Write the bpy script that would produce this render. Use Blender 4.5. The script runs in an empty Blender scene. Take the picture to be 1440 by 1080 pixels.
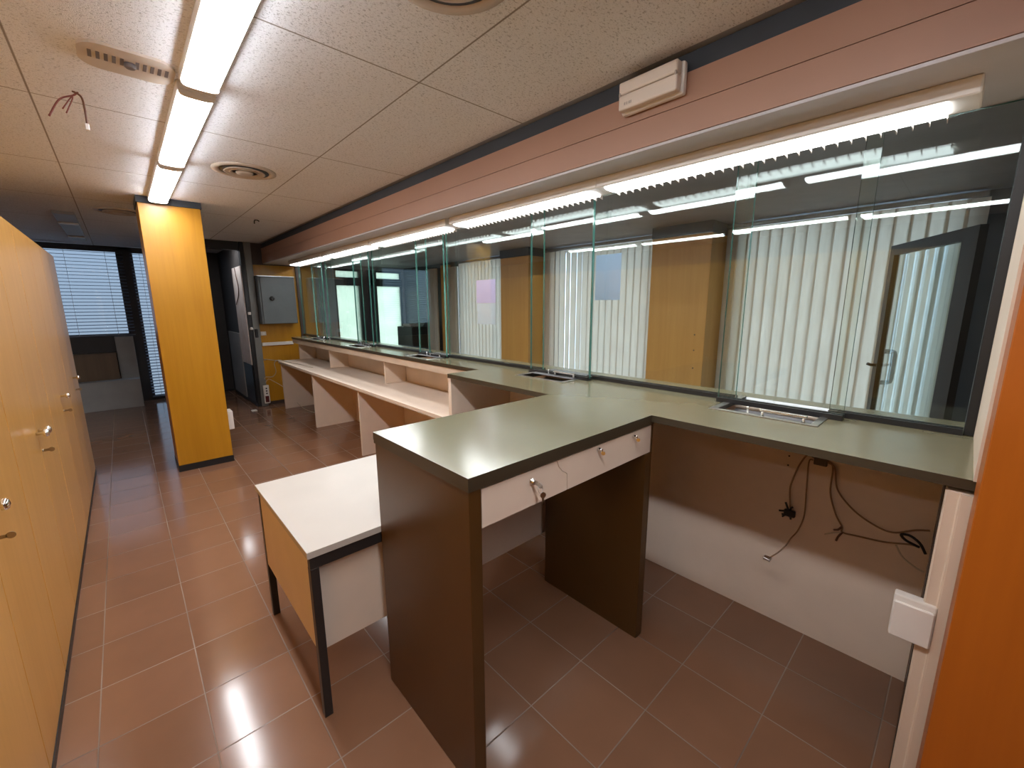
import bpy, bmesh, math, random
from mathutils import Vector, Matrix
random.seed(4)
C = bpy.context.scene.collection
sc = bpy.context.scene
PI = math.pi

# ------------------------------------------------------------------ materials
def sock(n, names):
    for k in names:
        if k in n.inputs: return n.inputs[k]
class NT:
    def __init__(s, name):
        s.m = bpy.data.materials.new(name); s.m.use_nodes = True
        s.t = s.m.node_tree; s.n = s.t.nodes; s.l = s.t.links
        s.n.clear(); s.out = s.n.new('ShaderNodeOutputMaterial')
    def node(s, typ, **kw):
        n = s.n.new(typ)
        for k, v in kw.items():
            if k in n.inputs: n.inputs[k].default_value = v
            else: setattr(n, k, v)
        return n
    def link(s, a, b): s.l.new(a, b)
    def math(s, op, a, b=None, c=None):
        n = s.n.new('ShaderNodeMath'); n.operation = op
        for i, v in enumerate((a, b, c)):
            if v is None: continue
            if isinstance(v, (int, float)): n.inputs[i].default_value = v
            else: s.link(v, n.inputs[i])
        return n.outputs[0]
    def mix(s, fac, a, b):
        n = s.n.new('ShaderNodeMix'); n.data_type = 'RGBA'
        for i, v in ((0, fac), (6, a), (7, b)):
            if isinstance(v, (int, float)): n.inputs[i].default_value = v
            elif isinstance(v, (tuple, list)): n.inputs[i].default_value = (*v[:3], 1)
            else: s.link(v, n.inputs[i])
        return n.outputs[2]
    def principled(s, color, rough=.5, metal=0., spec=.5, coat=0.):
        b = s.n.new('ShaderNodeBsdfPrincipled')
        if isinstance(color, (tuple, list)): b.inputs['Base Color'].default_value = (*color[:3], 1)
        else: s.link(color, b.inputs['Base Color'])
        if isinstance(rough, (int, float)): b.inputs['Roughness'].default_value = rough
        else: s.link(rough, b.inputs['Roughness'])
        b.inputs['Metallic'].default_value = metal
        b.inputs['Specular IOR Level'].default_value = spec
        b.inputs['Coat Weight'].default_value = coat
        s.link(b.outputs[0], s.out.inputs[0]); s.b = b
        return b
    def bump(s, h, strength=.2, dist=.01):
        n = s.n.new('ShaderNodeBump'); n.inputs['Strength'].default_value = strength
        n.inputs['Distance'].default_value = dist
        s.link(h, n.inputs['Height']); s.link(n.outputs[0], s.b.inputs['Normal'])
    def coord(s):
        return s.n.new('ShaderNodeTexCoord').outputs['Object']
    def noise(s, vec, scale, detail=3, rough=.5, mapping=None):
        if mapping:
            mp = s.n.new('ShaderNodeMapping'); mp.inputs['Scale'].default_value = mapping
            s.link(vec, mp.inputs['Vector']); vec = mp.outputs[0]
        n = s.n.new('ShaderNodeTexNoise'); n.inputs['Scale'].default_value = scale
        n.inputs['Detail'].default_value = detail; n.inputs['Roughness'].default_value = rough
        s.link(vec, n.inputs['Vector']); return n.outputs['Fac']
    def ramp(s, fac, stops):
        r = s.n.new('ShaderNodeValToRGB'); e = r.color_ramp.elements
        while len(e) < len(stops): e.new(.5)
        for el, (p, c) in zip(e, stops): el.position = p; el.color = (*c[:3], 1)
        s.link(fac, r.inputs[0]); return r.outputs[0]

def plain(name, color, rough=.5, metal=0., spec=.5, var=.06, scale=6, coat=0.):
    t = NT(name); v = t.coord(); n = t.noise(v, scale, 3)
    d = tuple(c*(1-var) for c in color); u = tuple(min(1, c*(1+var)) for c in color)
    col = t.ramp(n, [(.3, d), (.7, u)])
    t.principled(col, rough, metal, spec, coat)
    return t.m
def wood(name, c0, c1, rough=.3, grain=(9, 9, .55), spec=.5):
    t = NT(name); v = t.coord()
    a = t.noise(v, 1.3, 5, .6, grain); b = t.noise(v, 14, 3, .6, (3, 3, .12))
    f = t.math('ADD', t.math('MULTIPLY', a, .7), t.math('MULTIPLY', b, .3))
    col = t.ramp(f, [(.34, c0), (.66, c1)])
    t.principled(col, rough, 0, spec)
    t.bump(b, .04, .002)
    return t.m

M = {}
M['honey'] = wood('honey_wood', (.44, .195, .008), (.53, .25, .014), .32)
M['cabwood'] = wood('cabinet_wood', (.54, .27, .060), (.64, .34, .092), .28)
M['amber'] = wood('amber_wood', (.36, .085, .003), (.42, .105, .005), .42)
M['pubwood'] = wood('public_wood', (.50, .26, .07), (.58, .32, .09), .45)
M['brownwood'] = wood('brown_wood', (.14, .085, .045), (.19, .115, .06), .4)
M['laminate'] = plain('greige_laminate', (.84, .70, .575), .42, var=.03)
M['lam_edge'] = plain('pale_edge', (.66, .54, .42), .5, var=.05)
M['white_top'] = plain('white_laminate', (.56, .52, .47), .35, var=.02)
M['chipboard'] = plain('chipboard', (.50, .37, .24), .8, var=.25, scale=160)
M['topgreen'] = plain('green_grey_laminate', (.185, .168, .100), .18, var=.03, spec=.6)
M['olive'] = plain('olive_brown', (.080, .036, .008), .36, var=.06)
M['darkedge'] = plain('dark_edge', (.055, .042, .025), .4)
M['black'] = plain('black', (.012, .012, .013), .4)
M['blackmetal'] = plain('black_metal', (.025, .022, .022), .38)
M['charcoal'] = plain('charcoal', (.05, .052, .058), .5)
M['strip'] = plain('blue_charcoal', (.040, .050, .064), .6)
M['fascia'] = plain('brown_fascia', (.36, .20, .135), .42, var=.04, scale=2)
M['soffit'] = plain('soffit_grey', (.55, .53, .54), .5, var=.03)
M['white'] = plain('white_plastic', (.78, .75, .70), .4, var=.02)
M['cream'] = plain('cream_paint', (.72, .60, .48), .5, var=.03)
M['creamlens'] = plain('cream_plastic', (.70, .62, .54), .3, var=.02)
M['grille'] = plain('vent_plastic', (.58, .51, .44), .5, var=.05)
M['slot'] = plain('vent_slot', (.16, .14, .14), .7)
M['greymetal'] = plain('grey_metal', (.13, .145, .15), .35, spec=.4)
M['steel'] = plain('brushed_steel', (.62, .61, .58), .28, metal=1., var=.04)
M['chrome'] = plain('chrome', (.85, .84, .82), .08, metal=1., var=.01)
M['traymetal'] = plain('tray_metal', (.30, .30, .31), .38, metal=.6)
M['alu'] = plain('grey_aluminium', (.20, .20, .19), .4, metal=.3)
M['darkbronze'] = plain('bronze_frame', (.014, .012, .010), .45, spec=.3)
M['wallpale'] = plain('pale_wall', (.50, .47, .43), .8)
M['walldark'] = plain('dark_wall', (.055, .048, .045), .6)
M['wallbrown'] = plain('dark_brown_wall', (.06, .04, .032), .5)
M['pubgrey'] = plain('public_grey', (.34, .36, .40), .6)
M['heater'] = plain('heater_grey', (.36, .35, .335), .5)
M['brass'] = plain('old_key_metal', (.45, .38, .28), .3, metal=1.)
M['bluecloth'] = plain('dark_blue', (.02, .03, .055), .5)
M['red'] = plain('dark_red', (.10, .012, .01), .35)
M['wirebrown'] = plain('brown_wire', (.13, .055, .03), .6)
M['wiretan'] = plain('tan_cable', (.30, .19, .11), .6)
M['wirered'] = plain('red_brown_wire', (.17, .035, .025), .6)
M['wirewhite'] = plain('white_cable', (.66, .58, .47), .5)
M['blade'] = plain('blind_aluminium', (.16, .18, .23), .45, var=.03)
M['marks'] = plain('faint_print', (.42, .37, .33), .6)
M['screw'] = plain('screw_dark', (.10, .07, .05), .5)

def marble():
    t = NT('pale_marble'); v = t.coord()
    n = t.noise(v, 9, 6, .7, (1, 1, .35))
    t.principled(t.ramp(n, [(.35, (.74, .62, .55)), (.52, (.90, .82, .78)), (.7, (.82, .70, .64))]), .5)
    t.b.inputs['Emission Strength'].default_value = 0
    return t.m
M['marble'] = marble()

def floor_mat():
    t = NT('brown_floor_tile'); v = t.coord()
    sep = t.n.new('ShaderNodeSeparateXYZ'); t.link(v, sep.inputs[0])
    P, X0, Y0 = .3125, .0545, .658 - .3145*4
    def cell(s, o, p):
        u = t.math('DIVIDE', t.math('SUBTRACT', s, o), p)
        fr = t.math('FRACT', t.math('ADD', u, 100.))
        d = t.math('MINIMUM', fr, t.math('SUBTRACT', 1., fr))
        return t.math('FLOOR', u), t.math('MULTIPLY', d, p)
    cx, dx = cell(sep.outputs[0], X0, .3118); cy, dy = cell(sep.outputs[1], Y0, .3145)
    d = t.math('MINIMUM', dx, dy)
    g = t.n.new('ShaderNodeMapRange'); g.inputs[1].default_value = .0010; g.inputs[2].default_value = .0030
    t.link(d, g.inputs[0])
    comb = t.n.new('ShaderNodeCombineXYZ'); t.link(cx, comb.inputs[0]); t.link(cy, comb.inputs[1])
    wn = t.n.new('ShaderNodeTexWhiteNoise'); t.link(comb.outputs[0], wn.inputs['Vector'])
    n = t.noise(v, 5, 4)
    f = t.math('ADD', t.math('MULTIPLY', wn.outputs['Value'], .45), t.math('MULTIPLY', n, .55))
    tile = t.ramp(f, [(.2, (.20, .10, .057)), (.8, (.255, .128, .074))])
    n3 = t.noise(v, 1.7, 2)
    gcol = t.ramp(n3, [(.35, (.15, .10, .075)), (.65, (.34, .26, .20))])
    col = t.mix(g.outputs[0], gcol, tile)
    n2 = t.noise(v, 3, 3)
    r = t.math('ADD', t.math('MULTIPLY', n2, .08), .09)
    rr = t.math('ADD', r, t.math('MULTIPLY', t.math('SUBTRACT', 1., g.outputs[0]), .4))
    t.principled(col, rr, 0, .5)
    h = t.math('ADD', g.outputs[0], t.math('MULTIPLY', n, .04))
    t.bump(h, .35, .004)
    return t.m
M['floor'] = floor_mat()

def ceil_mat():
    t = NT('ceiling_tile'); v = t.coord()
    sep = t.n.new('ShaderNodeSeparateXYZ'); t.link(v, sep.inputs[0])
    def dist(s, o, p):
        fr = t.math('FRACT', t.math('ADD', t.math('DIVIDE', t.math('SUBTRACT', s, o), p), 100.))
        return t.math('MULTIPLY', t.math('MINIMUM', fr, t.math('SUBTRACT', 1., fr)), p)
    d = t.math('MINIMUM', dist(sep.outputs[0], 1.058, 1.228), dist(sep.outputs[1], 1.722, 1.222))
    g = t.n.new('ShaderNodeMapRange'); g.inputs[1].default_value = .002; g.inputs[2].default_value = .005
    t.link(d, g.inputs[0])
    w = t.noise(v, 85, 2, .5, (1, 1.7, 1)); w2 = t.noise(v, 190, 2, .6)
    spk = t.n.new('ShaderNodeMapRange'); spk.inputs[1].default_value = .34; spk.inputs[2].default_value = .41
    t.link(w, spk.inputs[0])
    spk2 = t.n.new('ShaderNodeMapRange'); spk2.inputs[1].default_value = .33; spk2.inputs[2].default_value = .45
    t.link(w2, spk2.inputs[0])
    c = t.mix(spk.outputs[0], (.54, .56, .60), (.85, .88, .93))
    c = t.mix(spk2.outputs[0], (.69, .715, .75), c)
    c = t.mix(g.outputs[0], (.30, .28, .27), c)
    t.principled(c, .9, 0, .2)
    h = t.math('ADD', t.math('MULTIPLY', spk.outputs[0], .6), t.math('MULTIPLY', spk2.outputs[0], .4))
    t.bump(h, .5, .004)
    return t.m
M['ceiling'] = ceil_mat()

def glass_mat(name, tint, edge=None, rmin=.0):
    t = NT(name)
    tr = t.node('ShaderNodeBsdfTransparent'); tr.inputs[0].default_value = (*tint, 1)
    gl = t.node('ShaderNodeBsdfGlossy'); gl.inputs['Roughness'].default_value = .0
    gl.inputs['Color'].default_value = (.86, 1, .97, 1)
    fr = t.node('ShaderNodeFresnel')
    geo = t.node('ShaderNodeNewGeometry')      # same reflectance on both faces of the thin sheet
    t.link(t.math('ADD', 1.52, t.math('MULTIPLY', geo.outputs['Backfacing'], 1/1.52-1.52)), fr.inputs[0])
    mx = t.node('ShaderNodeMixShader'); t.link(fr.outputs[0], mx.inputs[0])
    t.link(tr.outputs[0], mx.inputs[1]); t.link(gl.outputs[0], mx.inputs[2])
    t.link(mx.outputs[0], t.out.inputs[0])
    return t.m
M['glass'] = glass_mat('clear_glass', (.955, .975, .962))
M['doorglass'] = glass_mat('door_glass', (.86, .89, .89))
def edge_mat():
    t = NT('glass_edge_green')
    t.principled((.10, .30, .25), .08, 0, .8)
    t.b.inputs['Transmission Weight'].default_value = .35
    return t.m
M['glassedge'] = edge_mat()
def frosted():
    t = NT('frosted_window_glass'); v = t.coord()
    n = t.noise(v, 3, 4)
    tl = t.node('ShaderNodeBsdfTranslucent')
    t.link(t.ramp(n, [(.3, (.78, .82, .64)), (.7, (.90, .89, .72))]), tl.inputs[0])
    tr = t.node('ShaderNodeBsdfTransparent'); tr.inputs[0].default_value = (.85, .92, .78, 1)
    mx = t.node('ShaderNodeMixShader', Fac=.3); mx.inputs[0].default_value = .3
    t.link(tl.outputs[0], mx.inputs[1]); t.link(tr.outputs[0], mx.inputs[2])
    t.link(mx.outputs[0], t.out.inputs[0]); return t.m
M['frosted'] = frosted()
def fabric():
    t = NT('cream_blind_fabric'); v = t.coord()
    n = t.noise(v, 30, 3, .6, (1, 1, .1))
    col = t.ramp(n, [(.3, (.72, .68, .60)), (.7, (.79, .75, .67))])
    df = t.node('ShaderNodeBsdfDiffuse'); t.link(col, df.inputs[0])
    tl = t.node('ShaderNodeBsdfTranslucent'); t.link(col, tl.inputs[0])
    mx = t.node('ShaderNodeMixShader'); mx.inputs[0].default_value = .45
    t.link(df.outputs[0], mx.inputs[1]); t.link(tl.outputs[0], mx.inputs[2])
    t.link(mx.outputs[0], t.out.inputs[0]); return t.m
M['fabric'] = fabric()
def paper(name, col):
    t = NT(name); v = t.coord(); n = t.noise(v, 5, 2)
    c = t.ramp(n, [(.3, tuple(k*.96 for k in col)), (.7, col)])
    df = t.node('ShaderNodeBsdfDiffuse'); t.link(c, df.inputs[0]); tl = t.node('ShaderNodeBsdfTranslucent'); t.link(c, tl.inputs[0])
    mx = t.node('ShaderNodeMixShader'); mx.inputs[0].default_value = .4
    t.link(df.outputs[0], mx.inputs[1]); t.link(tl.outputs[0], mx.inputs[2]); t.link(mx.outputs[0], t.out.inputs[0]); return t.m
M['paperlilac'] = paper('lilac_paper', (.82, .75, .97)); M['paperblue'] = paper('pale_blue_paper', (.52, .66, .84)); M['paperwhite'] = paper('white_paper', (.84, .90, .97))
def emit(name, col, strength):
    t = NT(name); e = t.node('ShaderNodeEmission'); e.inputs[0].default_value = (*col, 1)
    e.inputs[1].default_value = strength; t.link(e.outputs[0], t.out.inputs[0]); return t.m
M['lampglow'] = emit('lamp_diffuser', (.97, .98, 1.01), 9.0)
M['counterglow'] = emit('counter_lamp_tube', (.97, .98, 1.0), 2.4)
M['lampoff'] = plain('unlit_diffuser', (.30, .28, .27), .5)

# ------------------------------------------------------------------ mesh helpers
def BM(): return bmesh.new()
def box(bm, a, b, bev=0., mi=0, seg=1):
    x0, x1 = sorted((a[0], b[0])); y0, y1 = sorted((a[1], b[1])); z0, z1 = sorted((a[2], b[2]))
    vs = [bm.verts.new((x, y, z)) for z in (z0, z1) for y in (y0, y1) for x in (x0, x1)]
    F = [(0, 2, 3, 1), (4, 5, 7, 6), (0, 1, 5, 4), (2, 6, 7, 3), (0, 4, 6, 2), (1, 3, 7, 5)]
    fs = [bm.faces.new([vs[i] for i in f]) for f in F]
    for f in fs: f.material_index = mi
    if bev:
        es = list({e for f in fs for e in f.edges})
        r = bmesh.ops.bevel(bm, geom=es, offset=bev, segments=seg, affect='EDGES', profile=.5)
        for f in r['faces']: f.material_index = mi
    return fs
def prism(bm, pts, fr, to, mi=0):
    """extrude a closed outline: pts are 3D points of one end; (to-fr) the offset"""
    d = Vector(to) - Vector(fr)
    a = [bm.verts.new(p) for p in pts]; b = [bm.verts.new(Vector(p)+d) for p in pts]
    n = len(pts); fs = [bm.faces.new(a), bm.faces.new(list(reversed(b)))]
    for i in range(n): fs.append(bm.faces.new([a[(i+1) % n], a[i], b[i], b[(i+1) % n]]))
    for f in fs: f.material_index = mi
    return fs
def lathe(bm, prof, axis, org, n=20, mi=0):
    """prof: list of (r, h) along axis"""
    ax = Vector(axis).normalized()
    t = Vector((0, 0, 1)) if abs(ax.z) < .9 else Vector((1, 0, 0))
    u = ax.cross(t).normalized(); w = ax.cross(u)
    rings = []
    for r, h in prof:
        rings.append([bm.verts.new(Vector(org)+ax*h+(u*math.cos(2*PI*i/n)+w*math.sin(2*PI*i/n))*max(r, 1e-5)) for i in range(n)])
    for a, b in zip(rings, rings[1:]):
        for i in range(n):
            f = bm.faces.new([a[i], a[(i+1) % n], b[(i+1) % n], b[i]]); f.material_index = mi; f.smooth = True
    for rg, s in ((rings[0], 1), (rings[-1], 0)):
        f = bm.faces.new(list(reversed(rg)) if s else rg); f.material_index = mi
def catmull(pts, k=8):
    P = [Vector(p) for p in pts]; P = [P[0]*2-P[1]] + P + [P[-1]*2-P[-2]]
    out = []
    for i in range(1, len(P)-2):
        a, b, c, d = P[i-1:i+3]
        for j in range(k):
            t = j/k
            out.append(.5*((2*b)+(c-a)*t+(2*a-5*b+4*c-d)*t*t+(3*b-a-3*c+d)*t*t*t))
    out.append(P[-2]); return out
def tube(bm, pts, r, smooth=True, n=8, mi=0):
    P = catmull(pts) if smooth else [Vector(p) for p in pts]
    rings = []; up = None
    for i, p in enumerate(P):
        t = (P[min(i+1, len(P)-1)]-P[max(i-1, 0)]).normalized()
        if up is None:
            up = Vector((0, 0, 1)) if abs(t.z) < .9 else Vector((1, 0, 0))
        u = (up - t*up.dot(t)).normalized(); w = t.cross(u); up = u
        rings.append([bm.verts.new(p+(u*math.cos(2*PI*k/n)+w*math.sin(2*PI*k/n))*r) for k in range(n)])
    for a, b in zip(rings, rings[1:]):
        for i in range(n):
            f = bm.faces.new([a[i], a[(i+1) % n], b[(i+1) % n], b[i]]); f.smooth = True; f.material_index = mi
    bm.faces.new(list(reversed(rings[0]))); bm.faces.new(rings[-1])
def worldloc(o):
    p = Vector((0, 0, 0))
    while o: p = p + o.location; o = o.parent
    return p
def obj(name, bm, mats, parent=None, loc=None, label=None):
    """link bm (built in world coordinates) as one mesh object with its origin at loc / the parent's origin"""
    base = worldloc(parent) if parent else Vector((0, 0, 0))
    if loc is None: loc = base if parent else Vector((0, 0, 0))
    loc = Vector(loc)
    bmesh.ops.recalc_face_normals(bm, faces=bm.faces)
    bm.transform(Matrix.Translation(-loc))
    me = bpy.data.meshes.new(name); bm.to_mesh(me); bm.free()
    for m in (mats if isinstance(mats, (list, tuple)) else [mats]): me.materials.append(M[m])
    o = bpy.data.objects.new(name, me); C.objects.link(o)
    if parent: o.parent = parent
    o.location = loc - base
    if label: o['label'] = label
    return o
def tag(o, label, cat, group=None, kind=None):
    o['label'] = label; o['category'] = cat
    if group: o['group'] = group
    if kind: o['kind'] = kind
    return o
def thing(name, label, cat, loc, group=None):
    o = bpy.data.objects.new(name, None); C.objects.link(o); o.location = loc
    o.empty_display_size = .1
    return tag(o, label, cat, group)
def struct(name, bm, mats, label=None, parent=None):
    o = obj(name, bm, mats, parent)
    if not parent: o['kind'] = 'structure'
    if label: o['label'] = label
    return o
def dup(o, loc=None, label=None, parent=None):
    c = o.copy(); C.objects.link(c)
    if parent: c.parent = parent
    if loc is not None: c.location = loc
    if label: c['label'] = label
    for ch in list(o.children): dup(ch, None, None, c)
    return c
def B(a, b, bev=0., seg=1):
    bm = BM(); box(bm, a, b, bev, 0, seg); return bm

# ------------------------------------------------------------------ the setting
ZC = 2.48
YF = 9.25          # far wall
XS = 5.05          # street side wall (behind the vertical blinds)
struct('floor', B((-2.7, -2.1, -.08), (5.3, 9.5, 0)), 'floor')
struct('ceiling', B((-2.7, -2.1, ZC), (1.665, 9.5, ZC+.08)), 'ceiling')
struct('ceiling', B((2.152, -2.1, 2.405), (5.3, 9.5, ZC+.08)), 'pubgrey')
struct('wall_left', B((-2.7, -2.1, 0), (-2.6, 9.5, ZC)), 'wallbrown')
struct('wall_front', B((-2.6, -2.1, 0), (5.3, -2.0, ZC)), 'wallbrown')

# bulkhead over the counter
bm = BM(); box(bm, (1.68, -.10, 2.19), (2.15, 7.40, 2.296)); box(bm, (1.681, -.10, 2.299), (2.15, 7.40, 2.405))
bm2 = BM(); box(bm2, (1.70, -.10, 2.405), (2.14, 7.40, ZC))
struct('trim_1', bm, 'fascia')
struct('trim_2', bm2, 'strip')
struct('ceiling', B((1.667, -2.1, ZC+.002), (2.150, 9.5, ZC+.08)), 'pubgrey')
bm = BM(); box(bm, (1.684, -.10, 2.178), (1.83, 7.38, 2.189), .001); box(bm, (1.832, -.10, 2.180), (2.19, 7.38, 2.189))
struct('ceiling', bm, 'soffit')
# right end wall: cream above the counter, dark below, dark on the public side
struct('wall_right', B((1.602, -.20, 1.0858), (2.16, -.060, 2.175)), 'cream')
struct('trim_14', B((2.161, -.20, 1.0858), (2.205, -.034, 2.175), .002), 'black')
bm = BM(); box(bm, (2.22, -.20, 0), (5.05, -.10, ZC))
box(bm, (2.206, -.20, 1.09), (2.219, -.085, ZC))
struct('wall_right', bm, 'darkbronze')
bm = BM()
for x, w in ((2.72, .05), (3.02, .03), (3.55, .06)):
    box(bm, (x, -.10, 0), (x+w, -.055, 2.3), .004)
struct('trim_4', bm, 'alu')
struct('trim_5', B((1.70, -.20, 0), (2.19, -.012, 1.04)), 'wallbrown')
bm = BM(); box(bm, (1.618, -.20, 0), (1.70, -.040, 1.042), .003); box(bm, (1.610, -.20, 0), (1.698, -.046, 1.040)); box(bm, (1.622, -.12, 0), (1.699, -.014, 1.043), .004)
struct('trim_6', bm, 'cream')
# far wall with openings
bm = BM()
def far(x0, x1, z0, z1): box(bm, (x0, YF, z0), (x1, YF+.12, z1))
far(-2.6, -1.6, 0, ZC); far(-1.6, .10, 0, 1.09); far(.10, .22, 0, ZC); far(.10, 1.0, 2.44, ZC); far(-1.6, .10, 2.44, ZC)
far(.22, 1.0, 0, .03); far(1.0, 2.2, 0, ZC)
struct('wall_back', bm, 'walldark')
bm = BM(); far(2.2, 3.42, 0, ZC); far(3.42, 4.99, 0, .55); far(3.42, 4.99, 2.33, ZC); far(4.99, 5.3, 0, ZC)
struct('wall_back', bm, 'pubgrey')
bm = BM(); box(bm, (2.76, YF-.03, 0), (3.03, YF-.001, 2.4), .004); struct('trim_7', bm, 'pubwood')
# street side wall
bm = BM()
def st(y0, y1, z0, z1): box(bm, (XS, y0, z0), (XS+.12, y1, z1))
st(-.2, .1, 0, ZC); st(0, 6.95, 2.38, ZC); st(0, 6.95, 0, .15); st(1.80, 2.75, .15, 2.38); st(4.50, 5.42, .15, 2.38)
st(6.95, YF+.12, 0, ZC)
struct('wall_right', bm, 'charcoal')

# windows
def window(n, x0, x1, z0, z1, bars, y=YF, gm='frosted', fm='charcoal'):
    bm = BM(); w = .04
    for a, b in (((x0, z0), (x1, z0+w)), ((x0, z1-w), (x1, z1)), ((x0, z0), (x0+w, z1)), ((x1-w, z0), (x1, z1))):
        box(bm, (a[0], y+.02, a[1]), (b[0], y+.08, b[1]))
    for a, b in bars: box(bm, (a[0], y+.0, a[1]), (b[0], y+.085, b[1]))
    o = struct('window_%d' % n, bm, fm)
    obj('pane', B((x0+w, y+.045, z0+w), (x1-w, y+.051, z1-w)), gm, o)
    return o
window(1, 3.42, 4.99, .55, 2.33, [((3.42, 1.985), (4.99, 2.155)), ((3.955, .55), (4.36, 2.33))])
window(2, -1.6, .10, 1.09, 2.44, [], gm='doorglass')
window(3, .22, 1.0, .03, 2.44, [], gm='doorglass')
def swin(n, y0, y1):
    bm = BM()
    for a, b in (((y0, .15), (y1, .2)), ((y0, 2.33), (y1, 2.38)), ((y0, .15), (y0+.05, 2.38)), ((y1-.05, .15), (y1, 2.38))):
        box(bm, (XS+.02, a[0], a[1]), (XS+.08, b[0], b[1]))
    o = struct('window_%d' % n, bm, 'charcoal')
    obj('pane', B((XS+.045, y0+.05, .2), (XS+.051, y1-.05, 2.33)), 'doorglass', o)
swin(4, .1, 1.80); swin(5, 2.75, 4.50); swin(6, 5.42, 6.95)

# end wall with the electrical cabinet, dark door frame and corridor
YE = 7.42
struct('wall_end', B((1.545, YE, 0.06), (2.135, YE+.08, 2.165)), 'honey')
bm = BM(); box(bm, (1.40, YE-.025, 0), (1.4515, YE+.10, ZC), .003, 0); box(bm, (1.4515, YE-.04, 0), (1.5435, YE+.09, ZC), .004, 1)
struct('wall_end', bm, ['black', 'alu'])
bm = BM(); box(bm, (1.545, YE, 2.166), (2.2, YE+.08, ZC)); box(bm, (2.136, YE-.02, 0), (2.205, YE+.08, 2.166)); box(bm, (1.545, YE-.004, 0), (2.135, YE+.08, .059))
struct('trim_8', bm, 'wallbrown')
bm = BM()
box(bm, (.82, YE+.0, 2.36), (1.399, YE+.10, ZC), .004); box(bm, (.72, YE, 0), (.82, YE+.10, ZC), .004)
struct('door_1', bm, 'black')
bm = BM(); box(bm, (1.40, YE+.101, 0), (1.50, YF-.001, ZC)); struct('wall_corridor', bm, 'walldark')
struct('wall_corridor', B((.74, YE+.101, 0), (.80, YF-.001, ZC)), 'wallbrown')  # added unseen wall, keeps the doorway lamp's light out of the main room
struct('trim_10', B((1.372, 8.03, .06), (1.399, 8.95, 1.12), .004), 'heater')

# baseboards
struct('baseboard_back', B((.22, YF-.015, 0), (2.2, YF-.001, .03)), 'black')

# ------------------------------------------------------------------ ceiling fittings
def lamp(loc, label, grp, glow='lampglow', L=1.21):
    x, y, z = loc
    t = thing('ceiling_lamp', label, 'lamp', loc, grp)
    obj('housing', B((x-.068, y, z-.034), (x+.068, y+L, z), .003), 'white', t)
    def outline(e, hw, d):
        zb = z-.0345
        pr = [(x-hw, e, zb), (x-hw*.98, e, zb-d*.45), (x-hw*.90, e, zb-d*.75), (x-hw*.72, e, zb-d*.92), (x-hw*.4, e, zb-d), (x, e, zb-d*1.02)]
        return pr + [(2*x-p[0], e, p[2]) for p in reversed(pr[:-1])]
    bm = BM(); prism(bm, outline(y+.018, .061, .018), (0, y+.018, 0), (0, y+L-.018, 0))
    obj('diffuser', bm, glow, t)
    for e0, e1 in ((y, y+.017), (y+L-.017, y+L)):
        bm = BM(); prism(bm, outline(e0, .065, .022), (0, e0, 0), (0, e1, 0)); obj('end_cap', bm, 'white', t)
    return t
XL = .362
g1 = 'lit lamps in the ceiling row'
l0 = lamp((XL, 2.37, ZC), 'middle lit ceiling lamp of the row, right of the fan grille', g1)
dup(l0, (XL, 1.08, ZC), 'nearest lit ceiling lamp, cut by the top edge')
dup(l0, (XL, 3.66, ZC), 'farthest lit ceiling lamp, ending over the orange pillar')
g2 = 'lit lamps of the row behind the camera'
for i, y in enumerate((-.24, -1.56)):
    o = dup(l0, (XL, y, ZC), 'lit ceiling lamp of the near row seen only as a reflection in the glass'); o['group'] = g2
g3 = 'lit lamps over the cabinets, seen as reflections'
for i, y in enumerate((-.28, 1.0, 2.3, 3.58)):
    o = dup(l0, (-1.58, y, ZC), 'lit ceiling lamp of the row beyond the cabinets seen as a thin bright reflection'); o['group'] = g3
o = lamp((1.08, 7.56, ZC), 'small added lamp inside the dark doorway, unseen above its lintel', 'added lamp in the doorway', L=.34)  # added fill lamp, out of view, brightens the pale doorway panel
g4 = 'added lamps on the public ceiling, unseen behind the bulkhead'  # added unseen row that brightens the public pillars and blinds
for y in (.3, 2.4, 4.5, 6.6):
    o = dup(l0, (2.60, y, 2.4045), 'added ceiling lamp lighting the public room, unseen behind the bulkhead'); o['group'] = g4
# unlit fixture far left
t = thing('unlit_lamp', 'unlit grey two-section ceiling fixture at the far left before the venetian blind', 'lamp', (-.29, 6.2, ZC))
obj('housing', B((-.37, 6.2, ZC-.03), (-.21, 8.5, ZC), .006), 'lampoff', t)
for y in (6.75, 7.95): obj('end_cap', B((-.368, y, ZC-.045), (-.212, y+.07, ZC-.031), .003), 'white', t)

# fan grille
t = thing('air_grille', 'oblong beige plastic ceiling grille with a row of slots', 'vent', (.15, 2.34, ZC))
bm = BM(); pts = []
x0, x1, y0, y1, r = .005, .287, 2.235, 2.452, .07
for cx, cy, a0 in ((x1-r, y1-r, 0), (x0+r, y1-r, 90), (x0+r, y0+r, 180), (x1-r, y0+r, 270)):
    for k in range(7):
        a = math.radians(a0+15*k); pts.append((cx+r*math.cos(a), cy+r*math.sin(a), ZC-.010))
prism(bm, pts, (0, 0, 0), (0, 0, .010))
obj('plate', bm, 'grille', t)
for k in range(11):
    if k == 5: continue
    x = .033 + k*.0222
    obj('slot', B((x, 2.300, ZC-.0115), (x+.011, 2.36, ZC-.0102), .0), 'slot', t)
bm = BM(); lathe(bm, [(.018, 0), (.018, .012), (.014, .016)], (0, 0, -1), (.150, 2.332, ZC-.010), 18); obj('knob', bm, 'slot', t)

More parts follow.
